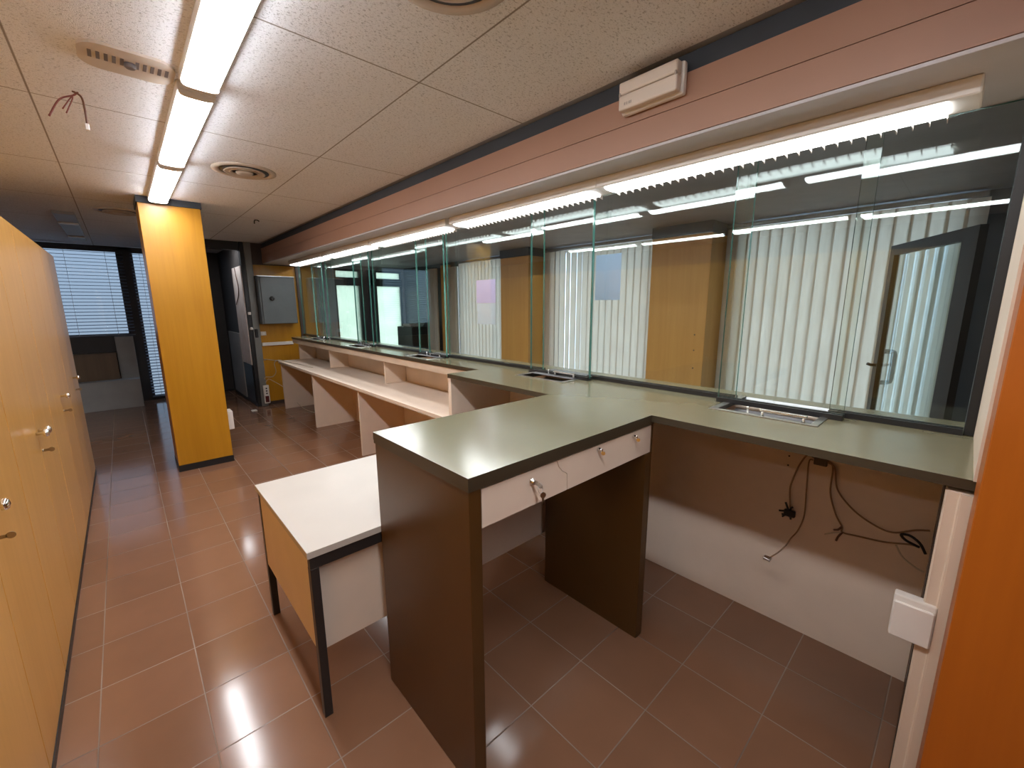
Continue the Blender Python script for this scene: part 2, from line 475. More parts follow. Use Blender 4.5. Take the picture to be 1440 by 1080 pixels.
# round diffusers
def diffuser(loc, label):
    x, y, z = loc
    t = thing('round_diffuser', label, 'vent', loc, 'round ceiling diffusers')
    bm = BM(); lathe(bm, [(.195, 0), (.195, .006), (.165, .012), (.150, .004), (.150, .001)], (0, 0, -1), loc, 40); obj('outer_ring', bm, 'grille', t)
    bm = BM(); lathe(bm, [(.149, .004), (.149, .0065), (.09, .0065), (.09, .004)], (0, 0, -1), loc, 40); obj('gap', bm, 'charcoal', t)
    for r in (.118, .085):
        bm = BM(); lathe(bm, [(r, .007), (r+.008, .014), (r-.002, .018), (r-.008, .010)], (0, 0, -1), loc, 40); obj('blade', bm, 'grille', t)
    bm = BM(); lathe(bm, [(.055, .007), (.05, .022), (.03, .024)], (0, 0, -1), loc, 30); obj('centre_cap', bm, 'grille', t)
    return t
d0 = diffuser((.765, 3.58, ZC), 'round slotted air diffuser in the ceiling between lamps and brown bulkhead')
dup(d0, (.80, 1.115, ZC), 'round air diffuser cut off by the top edge of the photo')
dup(d0, (.12, 5.86, ZC), 'dark round air diffuser half hidden by the orange pillar')

# hanging wires in the ceiling
t = thing('loose_wires', 'bundle of red-brown wires hanging from a hole in the ceiling', 'wires', (-.02, 2.80, ZC))
src = Vector((-.012, 2.80, ZC))
for end, mid, r, mt in (((-.115, 2.78, 2.352), (-.075, 2.79, 2.43), .0035, 'wirered'), ((-.070, 2.79, 2.395), (-.045, 2.80, 2.44), .0025, 'wirered'), ((-.060, 2.77, 2.375), (-.035, 2.79, 2.44), .0025, 'wirered')):
    bm = BM(); tube(bm, [src, Vector((-.03, 2.80, 2.462)), mid, end], r); obj('wire', bm, mt, t)
bm = BM(); tube(bm, [(-.03, 2.80, ZC), (-.005, 2.795, 2.463), (.0, 2.79, 2.42), (.0, 2.785, 2.35)], .004); obj('wire', bm, 'wirebrown', t)
obj('connector', B((-.008, 2.777, 2.325), (.006, 2.792, 2.352), .002), 'white', t, label='white end connector')
t = thing('ceiling_hook', 'small dark hook on the ceiling left of the bulkhead', 'hook', (1.227, 5.44, ZC))
bm = BM(); tube(bm, [(1.20, 5.44, 2.435), (1.205, 5.44, 2.47), (1.228, 5.44, ZC-.003), (1.25, 5.44, 2.465)], .006); obj('wire_loop', bm, 'black', t)

# emergency light on the bulkhead
t = thing('emergency_light', 'cream emergency light box fixed across the dark strip of the bulkhead', 'light', (1.678, .97, 2.38))
obj('body', B((1.648, .842, 2.325), (1.678, 1.108, 2.438), .008, 2), 'white', t)
bm = BM(); box(bm, (1.612, .850, 2.330), (1.647, 1.100, 2.386), .007, 0, 3); obj('lens', bm, 'creamlens', t)
bm = BM(); box(bm, (1.612, .850, 2.388), (1.647, 1.100, 2.434), .007, 0, 3); obj('lens', bm, 'creamlens', t)
for y in (.853, 1.090): obj('clip', B((1.610, y, 2.380), (1.620, y+.008, 2.396), .002), 'marks', t)
bm = BM()
for k, (y, w) in enumerate(((1.072, .006), (1.062, .005), (1.052, .007), (1.043, .004))):
    box(bm, (1.6112, y-w, 2.345), (1.6119, y, 2.355))
obj('maker_mark', bm, 'marks', t)

# lamps under the bulkhead
def clamp(loc, label):
    x, y, z = loc; L = 1.31; g0, g1_ = .07, 1.27
    t = thing('counter_lamp', label, 'lamp', loc, 'louvred lamps over the counter')
    bm = BM(); box(bm, (x-.075, y, z-.05), (x+.075, y+L, z), .004); obj('housing', bm, 'white', t)
    bm = BM(); n = 8; pr = []
    for i in range(n+1):
        a = PI*i/n; pr.append((x-.064*math.cos(a), y+g0, z-.0505-.012*math.sin(a)**.6))
    prism(bm, pr, (0, y+g0, 0), (0, y+g1_, 0)); obj('diffuser', bm, 'counterglow', t)
    bm = BM(); k = 0
    for i in range(31):
        yy = y+g0+i*(g1_-g0)/30
        pts = [(x-.066, yy-.001, z-.063), (x+.066, yy-.001, z-.063), (x+.072, yy-.001, z-.050), (x-.072, yy-.001, z-.050)]
        pts = [(x+.052, yy-.0012, z-.064), (x+.080, yy-.0012, z-.070), (x+.080, yy-.0012, z-.050), (x+.060, yy-.0012, z-.050)]
        prism(bm, pts, (0, 0, 0), (0, .0024, 0))
    box(bm, (x+.0775, y+g0-.002, z-.0530), (x+.0805, y+g1_+.002, z-.0502))
    obj('louvre', bm, 'white', t)
    return t
XC, ZS = 1.925, 2.18
c0 = clamp((XC, .065, ZS), 'nearest louvred lamp under the bulkhead, with a white blank end')
for i, (y, n) in enumerate(((1.375, 'second nearest louvred lamp under the bulkhead'), (2.735, 'middle louvred lamp of the five under the bulkhead'), (4.06, 'fourth louvred lamp under the bulkhead, second from the far end'), (5.40, 'farthest louvred lamp under the bulkhead, by the grey metal cabinet'))):
    dup(c0, (XC, y, ZS), n)

# ------------------------------------------------------------------ counter
def slab(bm, xs, ys, z0, z1, keep, top=0, side=1):
    V = {}
    def v(i, j, z):
        k = (i, j, z)
        if k not in V: V[k] = bm.verts.new((xs[i], ys[j], z))
        return V[k]
    nx, ny = len(xs)-1, len(ys)-1
    K = lambda i, j: 0 <= i < nx and 0 <= j < ny and keep((xs[i]+xs[i+1])/2, (ys[j]+ys[j+1])/2)
    for i in range(nx):
        for j in range(ny):
            if not K(i, j): continue
            f = bm.faces.new([v(i, j, z1), v(i+1, j, z1), v(i+1, j+1, z1), v(i, j+1, z1)]); f.material_index = top
            f = bm.faces.new([v(i, j, z0), v(i, j+1, z0), v(i+1, j+1, z0), v(i+1, j, z0)]); f.material_index = side
            for a, b, di, dj in (((i, j), (i+1, j), 0, -1), ((i+1, j), (i+1, j+1), 1, 0), ((i+1, j+1), (i, j+1), 0, 1), ((i, j+1), (i, j), -1, 0)):
                if not K(i+di, j+dj):
                    f = bm.faces.new([v(*a, z0), v(*b, z0), v(*b, z1), v(*a, z1)]); f.material_index = side
ST = [(.30, .79), (1.565, 2.08), (3.14, 3.60), (4.63, 5.06), (6.12, 6.52)]      # service openings
TR = [(.355, .745), (1.635, 2.03), (3.175, 3.565), (4.65, 5.04), (6.13, 6.51)]   # cash trays
TX0, TX1 = 1.915, 2.30
ZT = 1.085
t = thing('counter', 'long green-grey service counter under the glass screen with a desk-side peninsula', 'counter', (2.2, 3.4, 0))
xs = [.638, 1.612, 1.885, TX0, TX1, 2.405]
ys = sorted([-.09, .872, 1.465, 2.412, 7.05] + [e for p in TR for e in p])
def keep(x, y):
    if x < 1.612: return .872 < y < 1.465
    if x < 1.885: return y < 2.412
    if TX0 < x < TX1:
        return not any(a < y < b for a, b in TR)
    return True
bm = BM(); slab(bm, xs, ys, 1.056, ZT, keep)
obj('countertop', bm, ['topgreen', 'darkedge'], t)
bm = BM(); box(bm, (2.202, -.01, .0), (2.23, 7.05, 1.0555)); obj('front_panel', bm, 'laminate', t)
bm = BM(); box(bm, (1.895, 2.452, .995), (1.925, 7.05, 1.0555)); box(bm, (1.925, 2.452, 1.040), (2.2, 3.17, 1.0555)); obj('apron', bm, 'lam_edge', t)
bm = BM(); box(bm, (1.640, 2.414, 0), (2.2, 2.450, 1.0555), .001); obj('end_panel', bm, 'laminate', t)
for z in (.90, .855, .81):
    bm = BM(); lathe(bm, [(.004, 0), (.004, .002)], (-1, 0, 0), (2.202, .490, z), 10); obj('screw_hole', bm, 'black', t)

# cash trays let into the counter
def tray(y0, y1, label, lid):
    t = thing('cash_tray', label, 'cash tray', ((TX0+TX1)/2, (y0+y1)/2, ZT), 'cash trays in the counter')
    e = .002; x0, x1, a, b = TX0+e, TX1-e, y0+e, y1-e
    bm = BM(); n = 10
    pr = [(x0+(x1-x0)*i/n, a+.004, ZT-.001-.055*math.sin(PI*i/n)**.6) for i in range(n+1)]
    lo = [(p[0], p[1], p[2]-.004) for p in reversed(pr)]
    for i in range(n):
        q = [pr[i], pr[i+1], (pr[i+1][0], pr[i+1][1], pr[i+1][2]-.004), (pr[i][0], pr[i][1], pr[i][2]-.004)]
        prism(bm, q, (0, 0, 0), (0, b-a-.008, 0))
    obj('basin', bm, 'traymetal', t)
    bm = BM(); w = .016
    for p, q in (((x0-.012, a-.012), (x1, a+w)), ((x0-.012, b-w), (x1, b+.012)), ((x0-.012, a+w), (x0+w, b-w))):
        box(bm, (p[0], p[1], ZT+.0005), (q[0], q[1], ZT+.004), .0008)
    obj('rim', bm, 'steel', t)
    if lid == 'front':
        xh, ya, yb = x0+.012, y0+.03, y0+.20; zz = ZT+.004
    else:
        xh, ya, yb = 2.085-.02, y0+.02, y0+.20; zz = ZT+.016
        bm = BM(); box(bm, (2.03, a+.016, ZT+.0045), (x1-.03, b-.016, ZT+.0085), .001); obj('sliding_lid', bm, 'traymetal', t)
        zz = ZT+.009
    bm = BM(); box(bm, (xh-.008, ya, zz+.018), (xh+.010, yb, zz+.027), .003, 0, 2); h = obj('handle', bm, 'chrome', t)
    for y in (ya+.012, yb-.012):
        bm = BM(); lathe(bm, [(.006, 0), (.005, .018)], (0, 0, 1), (xh, y, zz), 12); obj('post', bm, 'steel', h)
    bm = BM(); lathe(bm, [(.005, 0), (.004, .02), (.007, .024), (.003, .03)], (0, 0, 1), (xh, yb+.045, zz), 12); obj('stop_pin', bm, 'chrome', t)
    return t
tray(*TR[0], 'nearest open cash tray, chrome bar handle on its front rim', 'front')
tray(*TR[1], 'second cash tray, beside the tall desk, dark basin and lid pushed back', 'back')
tray(*TR[2], 'third cash tray from the near end, above the open shelves', 'back')
tray(*TR[3], 'fourth cash tray, small chrome handle, in the far counter', 'back')
tray(*TR[4], 'farthest cash tray, at the end by the electrical cabinet', 'back')

# glass screen
def pane(name, label, grp, x, y0, y1, th=.015, z1=2.178):
    t = thing(name, label, 'glass', (x, (y0+y1)/2, ZT), grp)
    bm = BM(); fs = box(bm, (x-th/2, y0, ZT+.012), (x+th/2, y1, z1))
    for f in fs: f.material_index = 0 if abs(f.normal.x) > .5 or abs(f.calc_center_median().x-x) > th/3 else 1
    obj('sheet', bm, ['glass', 'glassedge'], t)
    bm = BM(); box(bm, (x-.024, y0, ZT+.0002), (x+.024, y1, ZT+.0115)); box(bm, (x-.024, y0, ZT+.0115), (x-th/2-.0005, y1, ZT+.022)); box(bm, (x+th/2+.0005, y0, ZT+.0115), (x+.024, y1, ZT+.022))
    obj('channel', bm, 'black', t)
    return t
XM, XF = 2.172, 2.100
gm, gf = 'fixed glass panes of the screen', 'forward glass panes over the cash trays'
mains = [(-.032, .36, 'fixed glass pane at the near end, before the open glazed door'), (.735, 1.625, 'widest fixed glass pane, with a pale blue sheet at its left edge'), (2.03, 3.20, 'fixed glass pane holding the lilac and white sheets'), (3.54, 4.69, 'fixed glass pane between third and fourth cash trays'), (5.0, 6.18, 'fixed glass pane between the fourth and farthest cash trays'), (6.46, 7.36, 'fixed glass pane at the far end by the wood wall')]
for a, b, n in mains: pane('glass_pane', n, gm, XM, a, b)
for (a, b), n in zip(ST, ('nearest', 'second', 'third', 'fourth', 'farthest')):
    pane('forward_glass_pane', n+' forward glass pane standing over a cash tray', gf, XF, a, b)

# sheets taped to the glass (public side)
def sheet(label, mt, y0, y1, z0, z1, grp):
    bm = BM(); n = 6
    x = XM+.0085
    pts = [(x+.0012*math.sin(PI*i/n), y0+(y1-y0)*i/n) for i in range(n+1)]
    for (xa, ya), (xb, yb) in zip(pts, pts[1:]):
        prism(bm, [(xa, ya, z0), (xb, yb, z0), (xb, yb, z1), (xa, ya, z1)], (0, 0, 0), (.0005, 0, 0))
    return tag(obj('paper_sheet', bm, mt, None, (x, (y0+y1)/2, z0)), label, 'paper', grp)
sheet('upper lilac sheet of the two taped to the glass before the pillar', 'paperlilac', 2.555, 2.797, 1.568, 1.750, 'sheets taped to the glass')
sheet('lower whitish sheet of the two taped to the glass before the pillar', 'paperwhite', 2.557, 2.790, 1.398, 1.566, 'sheets taped to the glass')
sheet('tall pale blue sheet taped to the glass right of a pane edge', 'paperblue', 1.425, 1.605, 1.578, 1.845, 'sheets taped to the glass')

# ------------------------------------------------------------------ tall teller desk
t = thing('teller_desk', 'tall olive-brown desk body with white drawer fronts under the counter peninsula', 'desk', (1.13, 1.17, 0))
obj('side_panel', B((.642, .876, 0), (.686, 1.459, 1.042), .001), 'olive', t)
obj('side_panel', B((1.632, .876, 0), (1.64, 1.459, 1.042)), 'olive', t)
obj('side_panel', B((1.590, .876, 0), (1.631, 1.459, .912), .001), 'olive', t)
obj('top_frame', B((.639, .873, 1.0425), (1.64, 1.464, 1.0555)), 'darkedge', t)
yd = .880
zd0, zd1 = .915, 1.036
seam = [(1.012, zd1), (1.022, 1.012), (1.040, .992), (1.062, .978), (1.066, .974), (1.068, zd0)]
bm = BM(); prism(bm, [(.690, yd, zd0), (.690, yd, zd1)] + [(x, yd, z) for x, z in seam], (0, 0, 0), (0, .018, 0))
d1 = obj('drawer', bm, 'laminate', t)
bm = BM(); prism(bm, [(1.630, yd, zd1), (1.630, yd, zd0)] + [(x+.003, yd, z) for x, z in reversed(seam)], (0, 0, 0), (0, .018, 0))
d2 = obj('drawer', bm, 'laminate', t)
bm = BM(); box(bm, (.70, .90, .93), (1.05, 1.40, .945)); box(bm, (1.09, .90, .93), (1.58, 1.40, .945)); obj('drawer_bottom', bm, 'olive', t)
def lock(x, z, par, keyed):
    bm = BM(); lathe(bm, [(.011, 0), (.011, .004), (.008, .005), (.008, .014), (.006, .016)], (0, -1, 0), (x, yd-.0002, z), 18)
    l = obj('lock', bm, 'chrome', par)
    bm = BM(); box(bm, (x-.0012, yd-.030, z-.007), (x+.0012, yd-.016, z+.007)); lathe(bm, [(.009, -.0012), (.009, .0012)], (1, 0, 0), (x, yd-.038, z-.003), 16)
    obj('key', bm, 'steel', par)
    if keyed:
        bm = BM(); tube(bm, [(x+.010*math.sin(2*PI*i/12), yd-.040-.004*math.cos(2*PI*i/12), z-.016-.010*math.cos(2*PI*i/12)) for i in range(13)], .0009, False, 6)
        obj('key_ring', bm, 'steel', par)
        bm = BM(); lathe(bm, [(.010, -.0012), (.010, .0012)], (.3, 1, 0), (x+.012, yd-.040, z-.038), 16)
        prism(bm, [(x+.008, yd-.041, z-.046), (x+.016, yd-.041, z-.046), (x+.014, yd-.041, z-.070), (x+.011, yd-.041, z-.072)], (0, 0, 0), (0, .002, 0))
        obj('hanging_key', bm, 'brass', par)
lock(.892, 1.000, d1, True)
def small(x, z, par):
    bm = BM(); lathe(bm, [(.008, 0), (.008, .006), (.006, .012), (.0065, .016)], (0, -1, 0), (x, yd-.0002, z), 16); obj('lock', bm, 'chrome', par)
    bm = BM(); lathe(bm, [(.008, -.001), (.008, .001)], (1, .4, 0), (x, yd-.022, z-.010), 14); box(bm, (x-.001, yd-.024, z-.006), (x+.001, yd-.012, z+.003)); obj('key', bm, 'chrome', par)
small(1.247, 1.020, d2); small(1.490, 1.016, d2)

# ------------------------------------------------------------------ long low desk with shelves
t = thing('long_desk', 'long low greige work desk with open shelves under the far counter', 'desk', (1.9, 4.7, 0))
bm = BM(); box(bm, (1.655, 2.452, .715), (2.2, 7.0, .740), .001); obj('desktop', bm, 'laminate', t)
bm = BM(); box(bm, (1.653, 2.452, .708), (1.668, 7.0, .714)); box(bm, (1.668, 2.452, .700), (1.70, 7.0, .714)); obj('edge_strip', bm, 'lam_edge', t)
for y in (2.452, 4.14, 5.56, 6.96):
    obj('leg_panel', B((1.68, y, 0), (2.2, y+.025, .699), .001), 'laminate', t)
bm = BM(); box(bm, (2.178, 2.48, .25), (2.2, 6.96, .699)); obj('modesty_panel', bm, 'laminate', t)
for y in (4.09, 5.68, 6.98):
    obj('divider', B((1.96, y, .741), (2.2, y+.022, .994), .001), 'laminate', t)
bm = BM(); lathe(bm, [(.009, 0), (.009, .002)], (-1, 0, 0), (2.2015, 2.85, .92), 12); obj('grommet', bm, 'screw', t)
# cables at the desk's far end and beneath it
t = thing('white_cable', 'white cable looping from the far end of the low desk down to the power strip', 'cable', (1.63, 7.0, .74))
bm = BM(); tube(bm, [(1.80, 5.9, .745), (1.76, 6.35, .746), (1.70, 6.80, .747), (1.66, 7.02, .748), (1.62, 7.08, .70), (1.655, 7.2, .55), (1.62, 7.28, .47), (1.54, 7.36, .46), (1.525, 7.395, .40), (1.527, 7.40, .345)], .006); obj('cord', bm, 'wirewhite', t)
bm = BM(); tube(bm, [(1.70, 6.80, .753), (1.60, 7.05, .752), (1.555, 7.2, .753), (1.55, 7.36, .74), (1.57, 7.41, .72)], .005); obj('cord', bm, 'wirewhite', t)
bm = BM(); tube(bm, [(1.527, 7.395, .36), (1.57, 7.33, .43), (1.62, 7.25, .40), (1.70, 7.1, .33), (1.78, 7.03, .22), (1.86, 6.93, .05), (1.88, 6.6, .010), (1.95, 6.2, .010)], .004); obj('cord', bm, 'wirewhite', t)
t = thing('cable_bundle', 'tangle of dark cables lying against the back under the low desk', 'cable', (2.1, 3.0, 0))
bm = BM()
tube(bm, [(2.168, 2.85, .56), (2.15, 3.0, .60), (2.165, 3.2, .58), (2.15, 3.4, .62), (2.168, 3.6, .60)], .008)
tube(bm, [(2.16, 2.9, .64), (2.15, 3.05, .55), (2.165, 3.25, .62), (2.16, 3.45, .56)], .006)
obj('cord', bm, 'black', t)

# power strip
t = thing('power_strip', 'white power strip with a dark red switch standing against the wood wall', 'power strip', (1.527, 7.40, .03))
obj('body', B((1.488, 7.345, .045), (1.568, 7.379, .335), .008, 2), 'white', t)
for z in (.285, .245, .205):
    bm = BM(); lathe(bm, [(.012, 0), (.012, .002)], (0, -1, 0), (1.53, 7.345, z), 14); obj('socket', bm, 'black', t)
obj('switch', B((1.503, 7.342, .065), (1.553, 7.3448, .165), .0), 'red', t)

# electrical cabinet, trunking, switches on the end wall
t = thing('electrical_cabinet', 'grey metal electrical cabinet hung on the orange wood end wall', 'cabinet', (1.8, YE, 1.25))
obj('body', B((1.552, 7.215, 1.285), (2.045, YE-.0005, 1.985), .003), 'greymetal', t)
d = obj('door', B((1.575, 7.196, 1.29), (2.043, 7.214, 1.98), .004), 'greymetal', t)
bm = BM(); lathe(bm, [(.034, 0), (.034, .006), (.025, .02), (.012, .022)], (0, -1, 0), (1.71, 7.196, 1.665), 20); box(bm, (1.704, 7.168, 1.635), (1.716, 7.176, 1.695)); obj('handle', bm, 'black', d)
obj('top_edge', B((1.54, 7.19, 1.988), (2.05, YE-.001, 1.996)), 'steel', t)
tag(obj('cable_trunking', B((1.553, 7.39, .945), (2.00, YE-.0005, .995), .003), 'white', None, (1.77, YE, .945)), 'horizontal white cable trunking on the wood wall below the grey cabinet', 'trunking')
t = thing('wall_switch', 'small beige switch plate on the wood wall under the grey cabinet', 'switch', (1.585, YE, 1.13))
obj('plate', B((1.55, 7.395, 1.105), (1.625, YE-.0005, 1.165), .003), 'creamlens', t); obj('rocker', B((1.57, 7.390, 1.118), (1.605, 7.3948, 1.152), .002), 'white', t)
tag(obj('door_sensor', B((1.408, 7.355, 1.425), (1.446, 7.3945, 1.465), .004), 'white', None, (1.41, 7.39, 1.425)), 'upper small white box on the black door post', 'sensor', 'white boxes on the door post')
bm = BM(); lathe(bm, [(.022, 0), (.022, .02), (.012, .04)], (0, 0, 1), (1.43, 7.371, 1.20), 14)
tag(obj('door_sensor', bm, 'white', None, (1.43, 7.371, 1.20)), 'lower small white cone on the black door post', 'sensor', 'white boxes on the door post')
tag(obj('door_latch', B((1.47, 7.355, 1.08), (1.51, 7.3795, 1.21), .006), 'black', None, (1.49, 7.38, 1.08)), 'black latch on the grey metal door post', 'latch')
# pale panel in the doorway
t = thing('wall_panel', 'tall narrow pale marbled panel in the dark doorway, a brown cable at its top', 'panel', (1.39, 7.75, .66))
obj('lower_board', B((1.386, 7.425, .06), (1.3995, 8.02, .655), .002), 'black', t)
obj('slab', B((1.384, 7.425, .66), (1.3995, 8.06, 2.14), .002), 'marble', t)
bm = BM(); tube(bm, [(1.378, 7.80, 2.13), (1.376, 7.74, 2.0), (1.376, 7.66, 1.84), (1.376, 7.72, 1.72), (1.376, 7.90, 1.62), (1.378, 7.98, 1.58)], .006); obj('cable', bm, 'wirebrown', t)
tag(obj('floor_scrap', B((1.26, 7.10, .0005), (1.33, 7.19, .012), .003), 'white', None, (1.3, 7.15, 0)), 'small white scrap on the floor at the black door post', 'scrap')

# ------------------------------------------------------------------ small side table
t = thing('side_table', 'low table with a white top, black steel legs and hanging panels', 'table', (1.0, 1.78, 0))
def R(p): return p
YT0, YT1, ZTT = 1.466, 2.245, .700
bm = BM(); box(bm, (.370, YT0, ZTT-.026), (1.70, YT1, ZTT), .001); obj('tabletop', bm, 'white_top', t)
bm = BM(); box(bm, (.378, YT0+.006, ZTT-.072), (1.69, YT0+.032, ZTT-.0265)); box(bm, (.378, YT1-.032, ZTT-.072), (1.69, YT1-.006, ZTT-.0265)); box(bm, (1.664, YT0+.032, ZTT-.072), (1.69, YT1-.032, ZTT-.0265)); obj('frame', bm, 'blackmetal', t)
for x, y in ((.378, YT0+.006), (.378, YT1-.036), (1.660, YT0+.006), (1.660, YT1-.036)):
    obj('leg', B((x, y, 0), (x+.03, y+.03, ZTT-.0725), .001), 'blackmetal', t)
obj('side_board', B((.380, YT0+.0365, .29), (.396, YT1-.0365, ZTT-.0265)), 'laminate', t)
obj('front_board', B((.412, YT0+.050, .255), (1.656, YT0+.068, ZTT-.075), .001), 'laminate', t)

# ------------------------------------------------------------------ pillar
t = thing('pillar', 'square orange wood pillar with a black plinth under the last ceiling lamp', 'pillar', (.44, 5.14, 0))
obj('cladding', B((.224, 4.925, .06), (.660, 5.35, 2.425), .002), 'honey', t)
obj('plinth', B((.220, 4.918, 0), (.664, 5.354, .0595)), 'black', t)
obj('top_strip', B((.215, 4.915, 2.4255), (.669, 5.36, ZC-.0002)), 'strip', t)
tag(obj('wall_socket', B((.6605, 5.0, .31), (.715, 5.14, .50), .004), 'white', None, (.66, 5.07, .31)), 'white socket box low on the right side of the orange pillar', 'socket')

# ------------------------------------------------------------------ cabinets on the left
g = 'honey wood cabinets along the left'
def cabinet(y0, y1, label, keyside):
    t = thing('cabinet', label, 'cabinet', (-.6, (y0+y1)/2, 0), g)
    obj('carcass', B((-.86, y0+.001, .0345), (-.386, y1-.002, 1.985)), 'cabwood', t)
    obj('plinth', B((-.84, y0+.001, 0), (-.362, y1-.001, .034)), 'black', t)
    ym = (y0+y1)/2
    for a, b, s in ((y0+.003, ym-.003, 1), (ym+.003, y1-.003, -1)):
        d = obj('door', B((-.3855, a, .036), (-.365, b, 1.984), .001), 'cabwood', t)
        yk = b-.035 if s > 0 else a+.035
        if s < 0 or keyside == 2:
            bm = BM(); lathe(bm, [(.007, 0), (.006, .020), (.017, .026), (.019, .034), (.014, .042), (.004, .045)], (1, 0, 0), (-.3648, yk, .965), 18)
            obj('knob', bm, 'chrome', d)
        if s < 0:
            bm = BM(); lathe(bm, [(.007, 0), (.007, .004)], (1, 0, 0), (-.3648, yk, .865), 14); box(bm, (-.3605, yk-.001, .859), (-.342, yk+.001, .871)); lathe(bm, [(.011, -.001), (.011, .001)], (0, 1, 0), (-.334, yk, .865), 14)
            obj('key', bm, 'brass', d)
    return t
cabinet(.26, 1.335, 'wood cabinet nearest the camera, out of frame at the left edge', 1)
cabinet(1.34, 2.40, 'nearest visible honey wood cabinet, a keyed knob at the left edge of the photo', 1)
cabinet(2.405, 3.48, 'middle honey wood cabinet, two chrome knobs side by side', 2)
cabinet(3.485, 4.56, 'honey wood cabinet with a single knob, second from the far end', 1)
cabinet(4.565, 5.48, 'last honey wood cabinet of the row, farthest from the camera', 1)

# ------------------------------------------------------------------ right: wood panel, socket, wires under the counter
bm = BM(); box(bm, (1.43, -.9, 0), (1.60, -.066, ZC), .002); struct('trim_11', bm, 'amber')
t = thing('socket_box', 'white plastic socket box on the cream post under the counter end', 'socket', (1.61, .01, .52))
obj('body', B((1.612, -.045, .555), (1.645, .048, .690), .004, 2), 'white', t)
obj('lid', B((1.602, -.043, .557), (1.6118, .046, .672), .003), 'white', t)
t = thing('wire_box', 'brown terminal box with loose cables on the panel under the counter', 'wires', (2.2, .367, .86))
obj('box', B((2.186, .344, .846), (2.2015, .393, .880), .002), 'screw', t)
X = 2.192
def wire(pts, r, mt, par=t): 
    bm = BM(); tube(bm, pts, r); obj('cable', bm, mt, par)
wire([(X, .395, .875), (X-.01, .415, .888), (X-.015, .442, .83), (X-.02, .462, .74), (X-.02, .463, .69), (X-.02, .455, .62)], .0035, 'wiretan')
wire([(X, .396, .865), (X-.004, .41, .85), (X-.006, .405, .72), (X-.01, .40, .60), (X-.012, .415, .52), (X-.02, .438, .47), (X-.03, .452, .43)], .003, 'wiretan')
wire([(X, .344, .875), (X-.006, .322, .85), (X-.01, .318, .74), (X-.01, .290, .65), (X-.01, .262, .60), (X-.012, .256, .575), (X-.012, .2, .580), (X-.012, .12, .590), (X-.015, .05, .612), (X-.02, .02, .615)], .0035, 'wiretan')
wire([(X, .344, .868), (X-.008, .315, .85), (X-.01, .295, .76), (X-.01, .235, .69), (X-.01, .16, .648), (X-.01, .10, .64), (X-.01, .04, .675), (X-.01, .0, .69)], .0035, 'wiretan')
wire([(X-.012, .256, .575), (X-.02, .29, .562), (X-.03, .315, .548)], .003, 'wirewhite')
wire([(X-.012, .262, .598), (X-.02, .272, .585), (X-.03, .285, .582)], .004, 'wirebrown'); wire([(X-.012, .257, .575), (X-.02, .268, .553), (X-.03, .272, .535)], .004, 'wirebrown')
bm = BM()
rnd = random.Random(2)
for k in range(9):
    a = rnd.uniform(0, 2*PI); L = rnd.uniform(.018, .042); c = Vector((X-.028, .452+rnd.uniform(-.01, .01), .600+rnd.uniform(-.012, .012)))
    e = c + Vector((rnd.uniform(-.015, .005), math.cos(a)*L, math.sin(a)*L)); tube(bm, [c, (c+e)/2+Vector((-.004, 0, .004)), e], .0045, True, 6)
box(bm, (X-.040, .430, .580), (X-.02, .475, .612), .004)
obj('black_terminal', bm, 'black', t)
bm = BM(); tube(bm, [(X-.03, .452, .43), (X-.07, .47, .405), (X-.10, .49, .385)], .003); 
obj('cable', bm, 'wiretan', t)
bm = BM(); box(bm, (X-.125, .485, .372), (X-.095, .515, .384), .002); obj('metal_tip', bm, 'steel', t)
bm = BM(); tube(bm, [(X-.02, .02, .615), (X-.03, .06, .632), (X-.03, .075, .65), (X-.03, .05, .655), (X-.03, .02, .635), (X-.03, .0, .60)], .005); obj('cable', bm, 'black', t)
bm = BM(); tube(bm, [(X-.03, .085, .60), (X-.035, .06, .56), (X-.035, .02, .535), (X-.03, -.005, .525)], .0035); obj('cable', bm, 'wirewhite', t)

